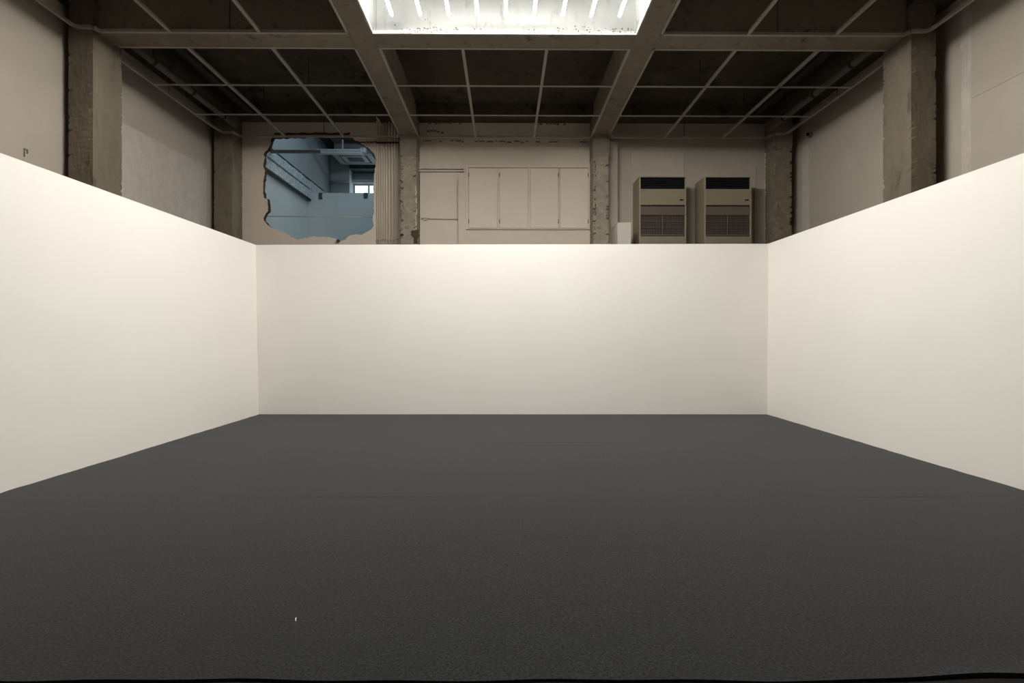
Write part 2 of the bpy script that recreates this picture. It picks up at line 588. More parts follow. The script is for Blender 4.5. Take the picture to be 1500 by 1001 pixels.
# panels on the back wall, right bay
child(wb, 'bay_tone_board', nbox(1.84, 4.77, YB - 0.006, YB - 0.0005, ZR + 0.01, ZU - 0.002), 'wall_paint', label='thin added board darkening the bay with the air conditioners')  # board added over this bay to darken its tone
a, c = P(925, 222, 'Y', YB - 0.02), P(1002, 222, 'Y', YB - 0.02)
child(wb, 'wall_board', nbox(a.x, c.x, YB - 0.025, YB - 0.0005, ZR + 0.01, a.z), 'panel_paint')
a, c = P(1105, 240, 'Y', YB - 0.02), P(1108, 240, 'Y', YB - 0.02)
child(wb, 'cover_strip', nbox(a.x, c.x, YB - 0.02, YB - 0.0005, ZR + 0.01, a.z), 'wall_paint')
a, c = P(897, 205, 'Y', YB - 0.1), P(904, 205, 'Y', YB - 0.1)
child(wb, 'pilaster', nbox(1.84, c.x, YB - 0.14, YB - 0.0005, ZR + 0.01, ZS - 0.03), 'wall_paint')

# broken plaster line under the grid in the centre bay: ragged ledge where a ceiling was cut out
r = random.Random(31)
bmL = bmesh.new()
x = -1.5
while x < 1.5:
    w = r.uniform(0.03, 0.12)
    if r.random() < 0.72:
        zz = P(745, 207.5, 'Y', YB).z + r.uniform(-0.012, 0.012)
        box(bmL, x, x + w, YB - r.uniform(0.008, 0.02), YB - 0.0005, zz - r.uniform(0.008, 0.02), zz + r.uniform(0.004, 0.010))
    x += w + r.uniform(0.005, 0.05)
child(wb, 'plaster_ledge', bmL, 'column_smooth', label='ragged line of broken plaster below the ceiling grid', kind='stuff')
bmL = bmesh.new()
for (xa, xb, y) in ((622, 682, 180), (625, 640, 192), (640, 652, 194), (830, 852, 180), (790, 830, 182)):
    A, B = P(xa, y, 'Y', YB), P(xb, y, 'Y', YB)
    n = max(2, int((B.x - A.x) / 0.06))
    for i in range(n):
        if r.random() < 0.8:
            xx = A.x + (B.x - A.x) * i / n
            box(bmL, xx, xx + 0.05, YB - r.uniform(0.006, 0.015), YB - 0.0005, A.z + r.uniform(-0.03, 0), A.z + r.uniform(0.01, 0.03))
child(wb, 'plaster_crust', bmL, 'column_smooth', kind='stuff')
bmL = bmesh.new()
for i in range(18):
    A = P(522 + i * 2.6 + r.uniform(-0.5, 0.5), 208.5 + r.uniform(-0.7, 0.7), 'Y', YB)
    box(bmL, A.x - 0.012, A.x + 0.012, YB - 0.010, YB - 0.0005, A.z - 0.012, A.z + 0.012)
child(wb, 'broken_edge_crumbs', bmL, 'brick_core', kind='stuff')
A, B = P(402, 196.5, 'Y', YB), P(513, 196, 'Y', YB)
bmL = prism([ragged([(A.x, A.z - 0.03), (B.x, A.z - 0.03), (B.x, A.z + 0.025), (A.x, A.z + 0.02)], 0.06, 0.012, 44)], 'Y', YB - 0.008, YB - 0.0005)
child(wb, 'dark_scar', bmL, 'brick_core', label='dark scar above the hole')

# ---- ceiling slab
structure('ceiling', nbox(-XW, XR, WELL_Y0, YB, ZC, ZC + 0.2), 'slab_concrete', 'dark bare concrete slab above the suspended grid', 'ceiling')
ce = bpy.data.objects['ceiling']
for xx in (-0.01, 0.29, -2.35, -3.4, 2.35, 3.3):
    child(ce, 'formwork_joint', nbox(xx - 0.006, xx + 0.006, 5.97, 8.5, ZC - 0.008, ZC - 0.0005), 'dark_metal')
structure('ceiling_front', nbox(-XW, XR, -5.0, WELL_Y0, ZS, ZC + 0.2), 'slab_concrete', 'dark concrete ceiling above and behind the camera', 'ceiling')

# ---- beams
BX0, BX1 = 1.56, 1.83
TB0, TB1 = 5.705, 5.965


def beam(label, x0, x1, y0, y1, z0, z1, m='beam_concrete'):
    return single('ceiling_beam', label, 'beam', nbox(x0, x1, y0, y1, z0, z1, 0.006), m, ((x0 + x1) / 2, (y0 + y1) / 2, z0), True, 'concrete ceiling beams')


beam('concrete beam running away from the camera left of the bright skylight', -BX1, -BX0, WELL_Y0, YB, ZS, ZC)
beam('concrete beam running away from the camera right of the bright skylight', BX0, BX1, WELL_Y0, YB, ZS, ZC)
beam('concrete cross beam directly behind the bright skylight', -BX0, BX0, TB0, TB1, ZS, ZC)
beam('concrete cross beam from the left column to the skylight', -4.775, -BX1, TB0, TB1, ZS, ZC)
beam('concrete cross beam from the right column to the skylight', BX1, 4.775, TB0, TB1, ZS, ZC)

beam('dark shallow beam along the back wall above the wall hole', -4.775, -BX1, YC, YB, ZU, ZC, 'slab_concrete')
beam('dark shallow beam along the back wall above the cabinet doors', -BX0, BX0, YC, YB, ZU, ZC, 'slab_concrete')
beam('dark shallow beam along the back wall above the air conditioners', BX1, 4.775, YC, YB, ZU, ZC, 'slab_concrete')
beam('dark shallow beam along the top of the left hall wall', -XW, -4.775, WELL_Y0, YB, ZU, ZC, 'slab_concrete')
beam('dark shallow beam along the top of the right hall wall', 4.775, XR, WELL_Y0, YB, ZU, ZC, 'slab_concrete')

# ---- columns


def column(label, x0, x1, y0, y1, zb, zt, seed, split=None, m='column_concrete', chip=0.02, proud=0.008):
    t = Thing('concrete_column', label, 'column', ((x0 + x1) / 2, (y0 + y1) / 2, zb), True, 'concrete columns')
    if split:
        t.part('shaft', shaft(x0, x1, y0, y1, zb, split, seed, chip), m)
        t.part('upper_shaft', shaft(x0 - proud, x1 + proud, y0 - proud, y1, split, zt, seed + 50, 0.006), 'column_smooth', label='smoother upper block of the column')
    else:
        t.part('shaft', shaft(x0, x1, y0, y1, zb, zt, seed, chip), m)
    return t


column('big bare concrete column nearest on the left', -5.065, -4.775, 5.645, 6.075, 0, ZU, 1, chip=0.008)
column('big bare concrete column nearest on the right', 4.775, 5.075, 5.645, 6.075, 0, ZU, 2, chip=0.009)
column('concrete corner column at the far left, left of the wall hole', -5.10, -4.775, YC, YB - 0.01, ZR, ZU, 3, chip=0.008)
column('chipped concrete corner column at the far right beside the air conditioners', 4.775, 5.08, YC, YB - 0.01, ZR, ZU, 4, split=P(1145, 213, 'Y', YC).z, m='column_worn', chip=0.03)
cl = column('chipped concrete column between the conduits and the doorway recess', -1.835, -1.555, YC, YB - 0.01, ZR, ZS, 5,
            split=P(598, 228, 'Y', YC).z, m='column_rough', chip=0.03)
cr = column('chipped concrete column between the cabinet doors and the air conditioners', 1.555, 1.835, YC, YB - 0.01, ZR, ZS, 6,
            split=P(882, 229, 'Y', YC).z, m='column_rough', chip=0.03)
# spalled patch and paint flecks on the column beside the conduits
sp = [xz(x, y, YC - 0.001) for x, y in ((602, 338), (613, 337), (613.5, 346), (611, 352), (612, 356), (606, 357), (606, 349), (602.5, 345))]
cl.part('spalled_patch', prism([ragged(sp, 0.03, 0.006, 3)], 'Y', YC - 0.006, YC + 0.01), 'rust', label='dark spalled patch')
bmF = bmesh.new()
r = random.Random(4)
for i in range(16):
    A = P(609.7 + r.uniform(-0.8, 0.8), 274 + i * 4.0 + r.uniform(-1.5, 1.5), 'Y', YC)
    box(bmF, A.x - 0.007, A.x + 0.007, YC - 0.004, YC + 0.012, A.z - r.uniform(0.006, 0.03), A.z + r.uniform(0.006, 0.03))
cl.part('paint_flecks', bmF, 'white_board', label='white paint flecks down the edge', kind='stuff')
for (cc, px0, px1, y0_, y1_) in ((cl, 585.5, 588, 255, 350), (cr, 871, 872.5, 235, 352)):
    bmF = bmesh.new()
    for i in range(22):
        A = P(r.uniform(px0, px1), r.uniform(y0_, y1_), 'Y', YC)
        box(bmF, A.x - 0.006, A.x + 0.006, YC - 0.003, YC + 0.01, A.z - r.uniform(0.005, 0.02), A.z + r.uniform(0.005, 0.02))
    cc.part('edge_chips', bmF, 'rust', kind='stuff')

# ---- skylight well
wx0, wx1, wy0, wy1 = -BX0, BX0, WELL_Y0, TB0
wt = Thing('skylight_well', 'bright white-painted skylight well in the ceiling with grimy lower edge', 'skylight', (0, (wy0 + wy1) / 2, ZS))
wt.part('well_wall', nbox(wx0 + 0.012, wx1 - 0.012, wy1 - 0.012, wy1 - 0.0005, ZS + 0.002, ZC - 0.002), 'well_white')
wt.part('well_wall', nbox(wx0 + 0.012, wx1 - 0.012, wy0 + 0.0005, wy0 + 0.012, ZS + 0.002, ZC - 0.002), 'well_white')
wt.part('well_wall', nbox(wx0 + 0.0005, wx0 + 0.012, wy0, wy1 - 0.0005, ZS + 0.002, ZC - 0.002), 'well_white')
wt.part('well_wall', nbox(wx1 - 0.012, wx1 - 0.0005, wy0, wy1 - 0.0005, ZS + 0.002, ZC - 0.002), 'well_white')
wt.part('well_top', nbox(wx0 + 0.013, wx1 - 0.013, wy0 + 0.013, wy1 - 0.013, ZC - 0.014, ZC - 0.002), 'well_white')
bmF = bmesh.new()
r = random.Random(77)
for i in range(210):
    px = r.gauss(r.choice((620, 690, 620, 880, 850, 800, 915)), 26)
    if not 546 < px < 938:
        continue
    A = P(px, 51, 'Y', wy1 - 0.012)
    zz = ZS + 0.004 + abs(r.gauss(0, 0.038))
    s = r.uniform(0.003, 0.009)
    box(bmF, A.x - s, A.x + s, wy1 - 0.0145, wy1 - 0.0118, zz, zz + s * r.uniform(0.8, 1.8))
wt.part('moss_specks', bmF, 'moss', label='dark mossy specks along the lower edge', kind='stuff')
wt.part('well_joint', nbox(-0.335, -0.331, wy1 - 0.0135, wy1 - 0.0118, ZS + 0.01, ZC - 0.02), 'annex_grey')
wt.part('well_joint', nbox(wx0 + 0.045, wx0 + 0.052, wy1 - 0.0135, wy1 - 0.0118, ZS + 0.06, ZC - 0.02), 'annex_grey')

# ---- fluorescent tubes
ordn = ['first', 'second', 'third', 'fourth', 'fifth', 'sixth', 'seventh', 'eighth', 'ninth']
zt = ZS + 0.06
yt1 = 5.465
yt0 = WELL_Y0 + 0.25
first = None
for i in range(9):
    xx = 0.321 * (i - 4) + 0.012
    if first is None:
        t = Thing('fluorescent_light', '', 'lamp', (xx, yt1, zt), True, 'fluorescent tubes in the skylight')
        t.part('tube', ntube([(xx, yt0, zt), (xx, yt1 - 0.015, zt)], 0.012, 10), 'tube_glow', label='glowing white tube')
        t.part('end_cap', ntube([(xx, yt1 - 0.015, zt), (xx, yt1, zt)], 0.0122, 10), 'fixture_white')
        t.part('end_cap', ntube([(xx, yt0 - 0.015, zt), (xx, yt0, zt)], 0.0122, 10), 'fixture_white')
        t.part('uplight_shield', nbox(xx - HW, xx + HW, yt0 - 0.015, yt1, zt + 0.001, zt + 0.024, 0.003), 'fixture_white')  # added, unseen: keeps the tube's upward light off the well walls
        for yy in (yt0 + 0.3, yt1 - 0.35):
            t.part('hanger_wire', ntube([(xx, yy, zt + 0.024), (xx, yy, ZC - 0.014)], 0.0025, 5), 'fixture_white')
        first = t.root
        o = first
        fx = xx
    else:
        o = copy_tree(first)
        o.location = RZ @ Vector((xx, yt1, zt))
    o['label'] = f'{ordn[i]} glowing fluorescent tube from the left in the skylight'

# ---- suspended grid frames
ZG0, ZG1 = ZS - 0.004, ZS + 0.030


def grid(label, xs, ys, xe, ye, wrap=None, rods=()):
    """xs, ys: inner bars; xe, ye: edge trims (x0, x1), (y0, y1)"""
    t = Thing('ceiling_grid', label, 'ceiling grid', ((xe[0] + xe[1]) / 2, (ye[0] + ye[1]) / 2, ZG0), True, 'empty suspended ceiling grids')
    w = 0.019
    e = 0.030
    for x in xs:
        t.part('main_tee', nbox(x - w, x + w, ye[0] + e, ye[1] - e, ZG0, ZG0 + 0.006), 'grid_metal')
        t.part('tee_web', nbox(x - 0.004, x + 0.004, ye[0] + e, ye[1] - e, ZG0 + 0.006, ZG1 + 0.01), 'grid_metal')
    xcuts = [xe[0] + e] + list(xs) + [xe[1] - e]
    for y in ys:
        for a, c in zip(xcuts, xcuts[1:]):
            aa = a + (w + 0.001 if a in xs else 0)
            c2 = c - (w + 0.001 if c in xs else 0)
            t.part('cross_tee', nbox(aa, c2, y - w, y + w, ZG0 + 0.0005, ZG0 + 0.0065), 'grid_metal')
    t.part('edge_trim', nbox(xe[0], xe[0] + e, ye[0], ye[1], ZG0 - 0.001, ZG1), 'grid_metal')
    t.part('edge_trim', nbox(xe[1] - e, xe[1], ye[0], ye[1], ZG0 - 0.001, ZG1), 'grid_metal')
    t.part('edge_trim', nbox(xe[0] + e, xe[1] - e, ye[0], ye[0] + e, ZG0 - 0.001, ZG1), 'grid_metal')
    t.part('edge_trim', nbox(xe[0] + e, xe[1] - e, ye[1] - e, ye[1], ZG0 - 0.001, ZG1), 'grid_metal')
    for (x, y, zt_) in rods:
        t.part('hanger_rod', ntube([(x, y, ZG0 + 0.04), (x, y, zt_)], 0.005, 6), 'dark_metal')
    return t


def grid_side(label, s, front):
    """side bay: the trim steps round the column corners"""
    e, w = 0.030, 0.019
    ya, yb = (WELL_Y0 + 0.03, TB0 - 0.001) if front else (TB1 + 0.001, 8.66)
    xi, xo = s * (BX1 + 0.001), s * 4.97
    t = Thing('ceiling_grid', label, 'ceiling grid', (s * 3.4, (ya + yb) / 2, ZG0), True, 'empty suspended ceiling grids')
    xs = [s * 2.87, s * 3.91]
    ys = [4.80, 3.87] if front else [6.87, 7.78]
    for x in xs:
        t.part('main_tee', nbox(x - w, x + w, ya + e, yb - e, ZG0, ZG0 + 0.006), 'grid_metal')
        t.part('tee_web', nbox(x - 0.004, x + 0.004, ya + e, yb - e, ZG0 + 0.006, ZG1 + 0.01), 'grid_metal')
    cuts = [xi + s * e, xs[0], xs[1], xo - s * e]
    for y in ys:
        for k in range(3):
            a = cuts[k] + (s * (w + 0.001) if k else 0)
            c = cuts[k + 1] - (s * (w + 0.001) if k < 2 else 0)
            t.part('cross_tee', nbox(a, c, y - w, y + w, ZG0 + 0.0005, ZG0 + 0.0065), 'grid_metal')
    # edge trims as one bent angle each
    cin = s * 4.77            # column face
    if front:
        path = [(xi, ya), (xi, yb), (cin - s * 0.03, yb), (cin - s * 0.03, 5.64), (xo, 5.64 - 0.0), (xo, ya)]
        path = [(xi, ya), (xi, yb), (s * 4.74, yb), (s * 4.765, 5.635), (s * 4.93, 5.635), (xo, 5.585), (xo, ya)]
    else:
        path = [(xi, 8.48), (xi, ya), (s * 4.74, ya), None, (xo, 6.08), (xo, 8.40), (s * 4.93, 8.50), (s * 4.76, 8.50), (s * 4.72, yb), (xi + s * 0.05, yb), (xi + s * 0.04, 8.50), (xi, 8.48)]
    for (a, c) in zip(path, path[1:]):
        if a is None or c is None:
            continue
        A, C = Vector((*a, 0)), Vector((*c, 0))
        d = (C - A)
        if d.length < 1e-4:
            continue
        d.normalize()
        cen = Vector((s * 3.4, (ya + yb) / 2, 0))
        n = Vector((-d.y, d.x, 0))
        if n.dot(cen - A) < 0:
            n = -n
        bm = bmesh.new()
        q = [A - d * 0.0, C + d * 0.0, C + n * e, A + n * e]
        lo = [bm.verts.new((p.x, p.y, ZG0 - 0.001)) for p in q]
        hi = [bm.verts.new((p.x, p.y, ZG1)) for p in q]
        bm.faces.new(lo)
        bm.faces.new(hi[::-1])
        for i in range(4):
            bm.faces.new((lo[i], hi[i], hi[(i + 1) % 4], lo[(i + 1) % 4]))
        bmesh.ops.recalc_face_normals(bm, faces=bm.faces[:])
        t.part('edge_trim', bm, 'grid_metal')
    rods = [(xs[0] + s * 0.01, ys[0] + 0.25, ZC), (xs[1], ys[1] + 0.1, ZC), (s * 4.955, ys[0] + 0.3, ZU), (s * 4.955, ys[1] + 0.3, ZU), (xs[0] + s * 0.35, yb - 0.02, ZU if not front else ZC)]
    for (x, y, z_) in rods:
        t.part('hanger_rod', ntube([(x, y, ZG0 + 0.02), (x, y, z_)], 0.005, 6), 'dark_metal')
    return t


grid('empty ceiling grid frame behind the skylight, above the cabinet doors', [-0.52, 0.52], [6.87, 7.78], (-BX0 + 0.001, BX0 - 0.001), (TB1 + 0.001, 8.66))
grid_side('empty ceiling grid frame at the back left, above the wall hole', -1, False)
grid_side('empty ceiling grid frame at the back right, above the air conditioners', 1, False)
grid_side('empty ceiling grid frame at the top left corner, cut by the photo edge', -1, True)
grid_side('empty ceiling grid frame at the top right corner, cut by the photo edge', 1, True)

# pipes above the grid along both side walls
for s, side in ((-1, 'left'), (1, 'right')):
    t = Thing('ceiling_pipe', f'grey pipe above the ceiling grid along the {side} hall wall', 'pipe', (s * 4.72, 7.3, ZS), True, 'pipes above the grid')
    t.part('pipe_run', ntube([(s * 4.70, 6.09, 4.80), (s * 4.70, 8.49, 4.80)], 0.045, 12), 'pipe_grey')
    for yy in (6.5, 7.3, 8.1):
        t.part('pipe_clamp', ntube([(s * 4.70, yy - 0.02, 4.80), (s * 4.70, yy + 0.02, 4.80)], 0.052, 12), 'dark_metal')
        t.part('hanger_rod', ntube([(s * 4.70, yy, 4.85), (s * 4.70, yy, ZC)], 0.006, 6), 'dark_metal')
    t = Thing('cable_channel', f'dark metal channel above the ceiling grid beside the {side} pipe', 'channel', (s * 4.4, 7.3, ZS), True, 'channels above the grid')
    t.part('channel_body', nbox(s * 4.38, s * 4.48, 5.97, 8.5, 5.02, 5.08), 'dark_metal')
    for yy in (6.4, 7.4, 8.3):
        t.part('hanger_rod', ntube([(s * 4.43, yy, 5.08), (s * 4.43, yy, ZC)], 0.006, 6), 'dark_metal')

# ================================================================== things on the back wall
# ---- flush wall cabinet with four doors
ct = Thing('wall_cabinet', 'flush beige wall cabinet with four tall doors between two columns', 'cabinet', (*[P(774, 300, 'Y', YB)[k] for k in (0, 1)], P(774, 337, 'Y', YB).z))
fx0, fz1 = P(683, 243, 'Y', YB).x, P(700, 243.5, 'Y', YB).z
fx1, fz0 = P(863.5, 243, 'Y', YB).x, P(700, 336.5, 'Y', YB).z
doors = [(687, 728.5), (732, 773), (777, 817.5), (820.5, 861)]
dz1, dz0 = P(700, 247, 'Y', YB).z, P(700, 334.5, 'Y', YB).z
dxs = [(P(a, 300, 'Y', YB).x, P(c, 300, 'Y', YB).x) for a, c in doors]
loops = [[(fx0, fz0), (fx1, fz0), (fx1, fz1), (fx0, fz1)]]
for a, c in dxs:
    loops.append([(a - 0.012, dz0 - 0.012), (c + 0.012, dz0 - 0.012), (c + 0.012, dz1 + 0.012), (a - 0.012, dz1 + 0.012)])
ct.part('frame', prism(loops, 'Y', YB - 0.030, YB - 0.0005), 'cabinet_paint')
for k, (a, c) in enumerate(dxs):
    dr = ct.part('door', nbox(a, c, YB - 0.022, YB - 0.001, dz0, dz1, 0.003), 'cabinet_paint')
    hx = a - 0.004 if k in (0, 1) else c + 0.004
    for zz in (dz1 - 0.12, dz0 + 0.12):
        ct.part('hinge', ntube([(hx, YB - 0.026, zz - 0.035), (hx, YB - 0.026, zz + 0.035)], 0.007, 8), 'column_concrete', parent=dr)

# ---- electrical conduits
cpx = [552.5, 555.7, 558.8, 562, 565.6, 570, 574.6, 578.6, 582.2]
crad = [0.014, 0.014, 0.014, 0.014, 0.016, 0.020, 0.022, 0.019, 0.015]
cname = ['leftmost', 'second', 'third', 'fourth', 'fifth', 'sixth', 'seventh', 'eighth', 'rightmost']
for i, (px, rad) in enumerate(zip(cpx, crad)):
    A = P(px, 250, 'Y', YB - 0.03)
    yy = YB - 0.004 - rad
    top = P(px, 177 + (i % 3) * 3, 'Y', yy).z
    lab = f'{cname[i]} thin beige conduit running up the wall beside the column' if i in (0, 8) else f'{cname[i]} of the beige wall conduits counted from the hole'
    t = Thing('conduit', lab, 'conduit', (A.x, yy, ZR), True, 'vertical conduits beside the wall hole')
    pts = [(A.x, yy, ZR), (A.x, yy, top - 0.12)]
    if i < 3:
        for k in range(1, 7):
            a = math.pi * k / 6 * 0.5
            pts.append((A.x, yy - 0.09 * (1 - math.cos(a)), top - 0.12 + 0.12 * math.sin(a)))
        pts.append((A.x, yy - 0.22, top))
    else:
        pts.append((A.x, yy, ZU - 0.002))
    t.part('pipe', ntube(pts, rad, 10), 'back_paint')
    for py in (209.5, 351):
        zz = P(px, py, 'Y', yy).z
        t.part('pipe_strap', nbox(A.x - rad - 0.002, A.x + rad + 0.002, yy - rad - 0.004, YB - 0.0005, zz - 0.014, zz + 0.014), 'rust' if py < 300 else 'panel_paint')

# ---- standing air conditioners
YA = 8.39
a0, a1 = P(936.6, 258, 'Y', YA), P(1005.2, 258, 'Y', YA)
AX0, AX1, AZ1 = a0.x, a1.x, a0.z


def az(y):
    return P(970, y, 'Y', YA).z


def ax(x):
    return P(x, 300, 'Y', YA).x


ac = Thing('air_conditioner', 'cream floor-standing air conditioner on the left, beside the white box', 'air conditioner', ((AX0 + AX1) / 2, YA + 0.2, ZR), True, 'pair of standing air conditioners')
m_ = 0.0
gx0, gx1 = ax(938.3), ax(1003.6)
# cabinet body with two front openings
body = prism([[(AX0, ZR), (AX1, ZR), (AX1, AZ1), (AX0, AZ1)],
              [(gx0, az(277)), (gx1, az(277)), (gx1, az(259.6)), (gx0, az(259.6))],
              [(gx0, az(346.5)), (gx1, az(346.5)), (gx1, az(300.3)), (gx0, az(300.3))]], 'Y', YA, YA + 0.04)
cabf = ac.part('front_frame', body, 'ac_light')
ac.part('body', nbox(AX0, AX1, YA + 0.0405, YB - 0.03, ZR, AZ1, 0.004), 'ac_cream')
ac.part('front_panel', nbox(gx0 - 0.002, gx1 + 0.002, YA - 0.006, YA - 0.0005, az(299.8), az(277.6), 0.002), 'ac_cream')
ac.part('lower_panel', nbox(gx0 - 0.002, gx1 + 0.002, YA - 0.006, YA - 0.0005, ZR + 0.03, az(347.2), 0.002), 'ac_cream')
ac.part('outlet_back', nbox(gx0, gx1, YA + 0.036, YA + 0.040, az(277), az(259.6)), 'ac_black', label='black air outlet')
for k in range(5):
    zz = az(261.5 + k * 3.4)
    bm = nbox(gx0 + 0.004, gx1 - 0.004, -0.018, 0.018, -0.002, 0.002)
    bm.transform(Matrix.Translation((0, YA + 0.018, zz)) @ Matrix.Rotation(math.radians(-28), 4, 'X'))
    ac.part('louver', bm, 'ac_slat')
ac.part('intake_back', nbox(gx0, gx1, YA + 0.036, YA + 0.040, az(346.5), az(300.3)), 'ac_dark_brown', label='dark brown air intake')
ac.part('intake_panel', nbox(gx0 + 0.004, gx1 - 0.004, YA + 0.006, YA + 0.014, az(315), az(302.4)), 'ac_brown')
ac.part('intake_sill', nbox(gx0 + 0.004, gx1 - 0.004, YA + 0.006, YA + 0.014, az(345.3), az(343.2)), 'ac_brown')
midx = ax(970.7)
ac.part('intake_post', nbox(midx - 0.012, midx + 0.012, YA + 0.006, YA + 0.014, az(343.2), az(315)), 'ac_brown')
for sx0, sx1 in ((gx0 + 0.004, midx - 0.013), (midx + 0.013, gx1 - 0.004)):
    for yy in (324, 333.5):
        zz = az(yy)
        ac.part('grille_bar', nbox(sx0, sx1, YA + 0.007, YA + 0.013, zz - 0.005, zz + 0.005), 'ac_brown')
    bm = bmesh.new()
    for k in range(1, 12):
        xx = sx0 + (sx1 - sx0) * k / 12
        box(bm, xx - 0.0035, xx + 0.0035, YA + 0.014, YA + 0.020, az(343.2), az(315))
    for k in range(1, 9):
        zz = az(343.2) + (az(315) - az(343.2)) * k / 9
        box(bm, sx0, sx1, YA + 0.0205, YA + 0.024, zz - 0.0025, zz + 0.0025)
    ac.part('grille_mesh', bm, 'ac_brown', kind='stuff')
ac.part('brand_mark', nbox(ax(939.5), ax(948.5), YA - 0.0075, YA - 0.0062, az(280.2), az(278.6)), 'ac_mark', label='small bluish lettering too blurred to read')
ac.part('control_display', nbox(ax(995.5), ax(1001), YA - 0.0085, YA - 0.0062, az(294.2), az(292)), 'ac_black', label='small black display')
ac2 = copy_tree(ac.root)
dx = P(1032.2, 258, 'Y', YA).x - AX0
ac2.location = RZ @ (ac.base + Vector((dx, 0, 0)))
ac2['label'] = 'cream floor-standing air conditioner on the right, beside the corner column'

# ---- white box and scraps beside the air conditioner
a, c = P(904.5, 326, 'Y', 8.25), P(924.5, 326, 'Y', 8.25)
t = Thing('storage_box', 'plain white box left of the air conditioners, just above the partition', 'box', ((a.x + c.x) / 2, 8.4, ZR))
t.part('box_body', nbox(a.x, c.x, 8.25, 8.68, ZR, a.z - 0.02, 0.004), 'white_board')
t.part('lid', nbox(a.x - 0.004, c.x + 0.004, 8.245, 8.685, a.z - 0.0195, a.z, 0.004), 'white_board')

# ---- security camera on the right wall
A = P(1181, 198, 'X', XR - 0.08)
t = Thing('security_camera', 'small dark dome camera on the right hall wall near the corner', 'camera', (XR, A.y, A.z))
t.part('mount', ntube([(XR - 0.001, A.y, A.z), (XR - 0.03, A.y, A.z)], 0.045, 16), 'panel_paint')
t.part('body', ntube([(XR - 0.03, A.y, A.z), (XR - 0.06, A.y - 0.02, A.z - 0.005), (XR - 0.09, A.y - 0.06, A.z - 0.015)], 0.032, 14), 'grid_metal')
t.part('lens', ntube([(XR - 0.09, A.y - 0.06, A.z - 0.015), (XR - 0.10, A.y - 0.075, A.z - 0.018)], 0.027, 14), 'lens_black')

# ---- small bracket on the left wall
A = P(38, 224.5, 'X', -XW + PL + 0.004)
bm = bmesh.new()
box(bm, -XW + PL + 0.0005, -XW + PL + 0.010, A.y - 0.022, A.y - 0.014, A.z - 0.045, A.z + 0.045)
box(bm, -XW + PL + 0.0005, -XW + PL + 0.010, A.y + 0.010, A.y + 0.018, A.z + 0.0, A.z + 0.045)
box(bm, -XW + PL + 0.0005, -XW + PL + 0.010, A.y - 0.014, A.y + 0.010, A.z + 0.036, A.z + 0.045)
single('wall_bracket', 'tiny dark hooked bracket on the left hall wall above the partition', 'bracket', bm, 'column_concrete', (-XW + PL, A.y, A.z))
# rusty stub below the hole
A = P(495.5, 353, 'Y', YB - 0.02)
single('pipe_stub', 'small rusty pipe stub under the wall hole', 'pipe', ntube([(A.x, YB - 0.0005, A.z), (A.x, YB - 0.03, A.z), (A.x + 0.004, YB - 0.05, A.z - 0.006)], 0.028, 10), 'rust', (A.x, YB, A.z))
# lint on the carpet
A = P(433, 908.5, 'Z', 0.012, False)
single('lint_scrap', 'tiny white scrap lying on the carpet near the camera', 'scrap', ntube([(A.x - 0.004, A.y + 0.012, 0.0125), (A.x, A.y, 0.0135), (A.x + 0.004, A.y - 0.008, 0.0125)], 0.002, 6), 'white_scrap', (A.x, A.y, 0.010), False)

# ================================================================== the blue room behind the hole
NX = -4.56
LY = 11.2
FY = 13.0
NC = 6.1
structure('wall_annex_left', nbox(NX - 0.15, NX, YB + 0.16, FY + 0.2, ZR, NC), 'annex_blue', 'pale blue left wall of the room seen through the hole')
wa = bpy.data.objects['wall_annex_left']
# rough band where a slab was cut away
zl, zu = CAM_Z + 248 / 355 * (-NX) - 0.02, CAM_Z + 268 / 338 * (-NX)
child(wa, 'rough_band', prism([ragged([(YB + 0.18, zl), (LY + 0.9, zl), (LY + 0.9, zu), (YB + 0.18, zu)], 0.12, 0.015, 61)], 'X', NX + 0.001, NX + 0.05), 'annex_rough', label='band of rough broken concrete')
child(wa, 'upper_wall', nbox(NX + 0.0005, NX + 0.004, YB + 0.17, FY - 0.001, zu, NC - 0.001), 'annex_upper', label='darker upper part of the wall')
structure('wall_annex_low', prism([ragged([(NX + 0.001, P(470, 283, 'Y', LY).z), (NX + 0.001, ZR), (0.5, ZR), (0.5, P(470, 283, 'Y', LY).z)], 5, 0, 1, False)
                                   + ragged([(0.5, ZR + 0.001), (0.5, P(470, 283, 'Y', LY).z), (NX + 0.001, P(470, 283, 'Y', LY).z)], 0.09, 0.018, 63, False)[1:]], 'Y', LY, LY + 0.15), ['annex_blue'],
          'low pale blue wall with a broken top edge seen through the hole')
wlow = bpy.data.objects['wall_annex_low']
for (px, py, w, h) in ((470, 287, 0.07, 0.14), (536, 286.5, 0.09, 0.11)):
    A = P(px, py, 'Y', LY)
    child(wlow, 'socket_hole', prism([ragged([(A.x - w / 2, A.z - h / 2), (A.x + w / 2, A.z - h / 2), (A.x + w / 2, A.z + h / 2), (A.x - w / 2, A.z + h / 2)], 0.03, 0.008, int(px))], 'Y', LY - 0.02, LY - 0.001), 'annex_dark', label='dark broken socket')
structure('ceiling_annex', nbox(NX, 0.5, YB + 0.16, FY + 0.2, NC, NC + 0.15), 'annex_blue', 'ceiling of the room behind the hole', 'ceiling')
structure('floor_annex', nbox(NX - 0.15, 0.65, YB + 0.16, FY + 0.2, ZR - 0.12, ZR), 'annex_grey', 'floor of the room behind the hole', 'floor')
structure('wall_annex_right', nbox(0.5, 0.65, YB + 0.16, FY + 0.2, ZR, NC), 'annex_blue', 'right wall of the room behind the hole')
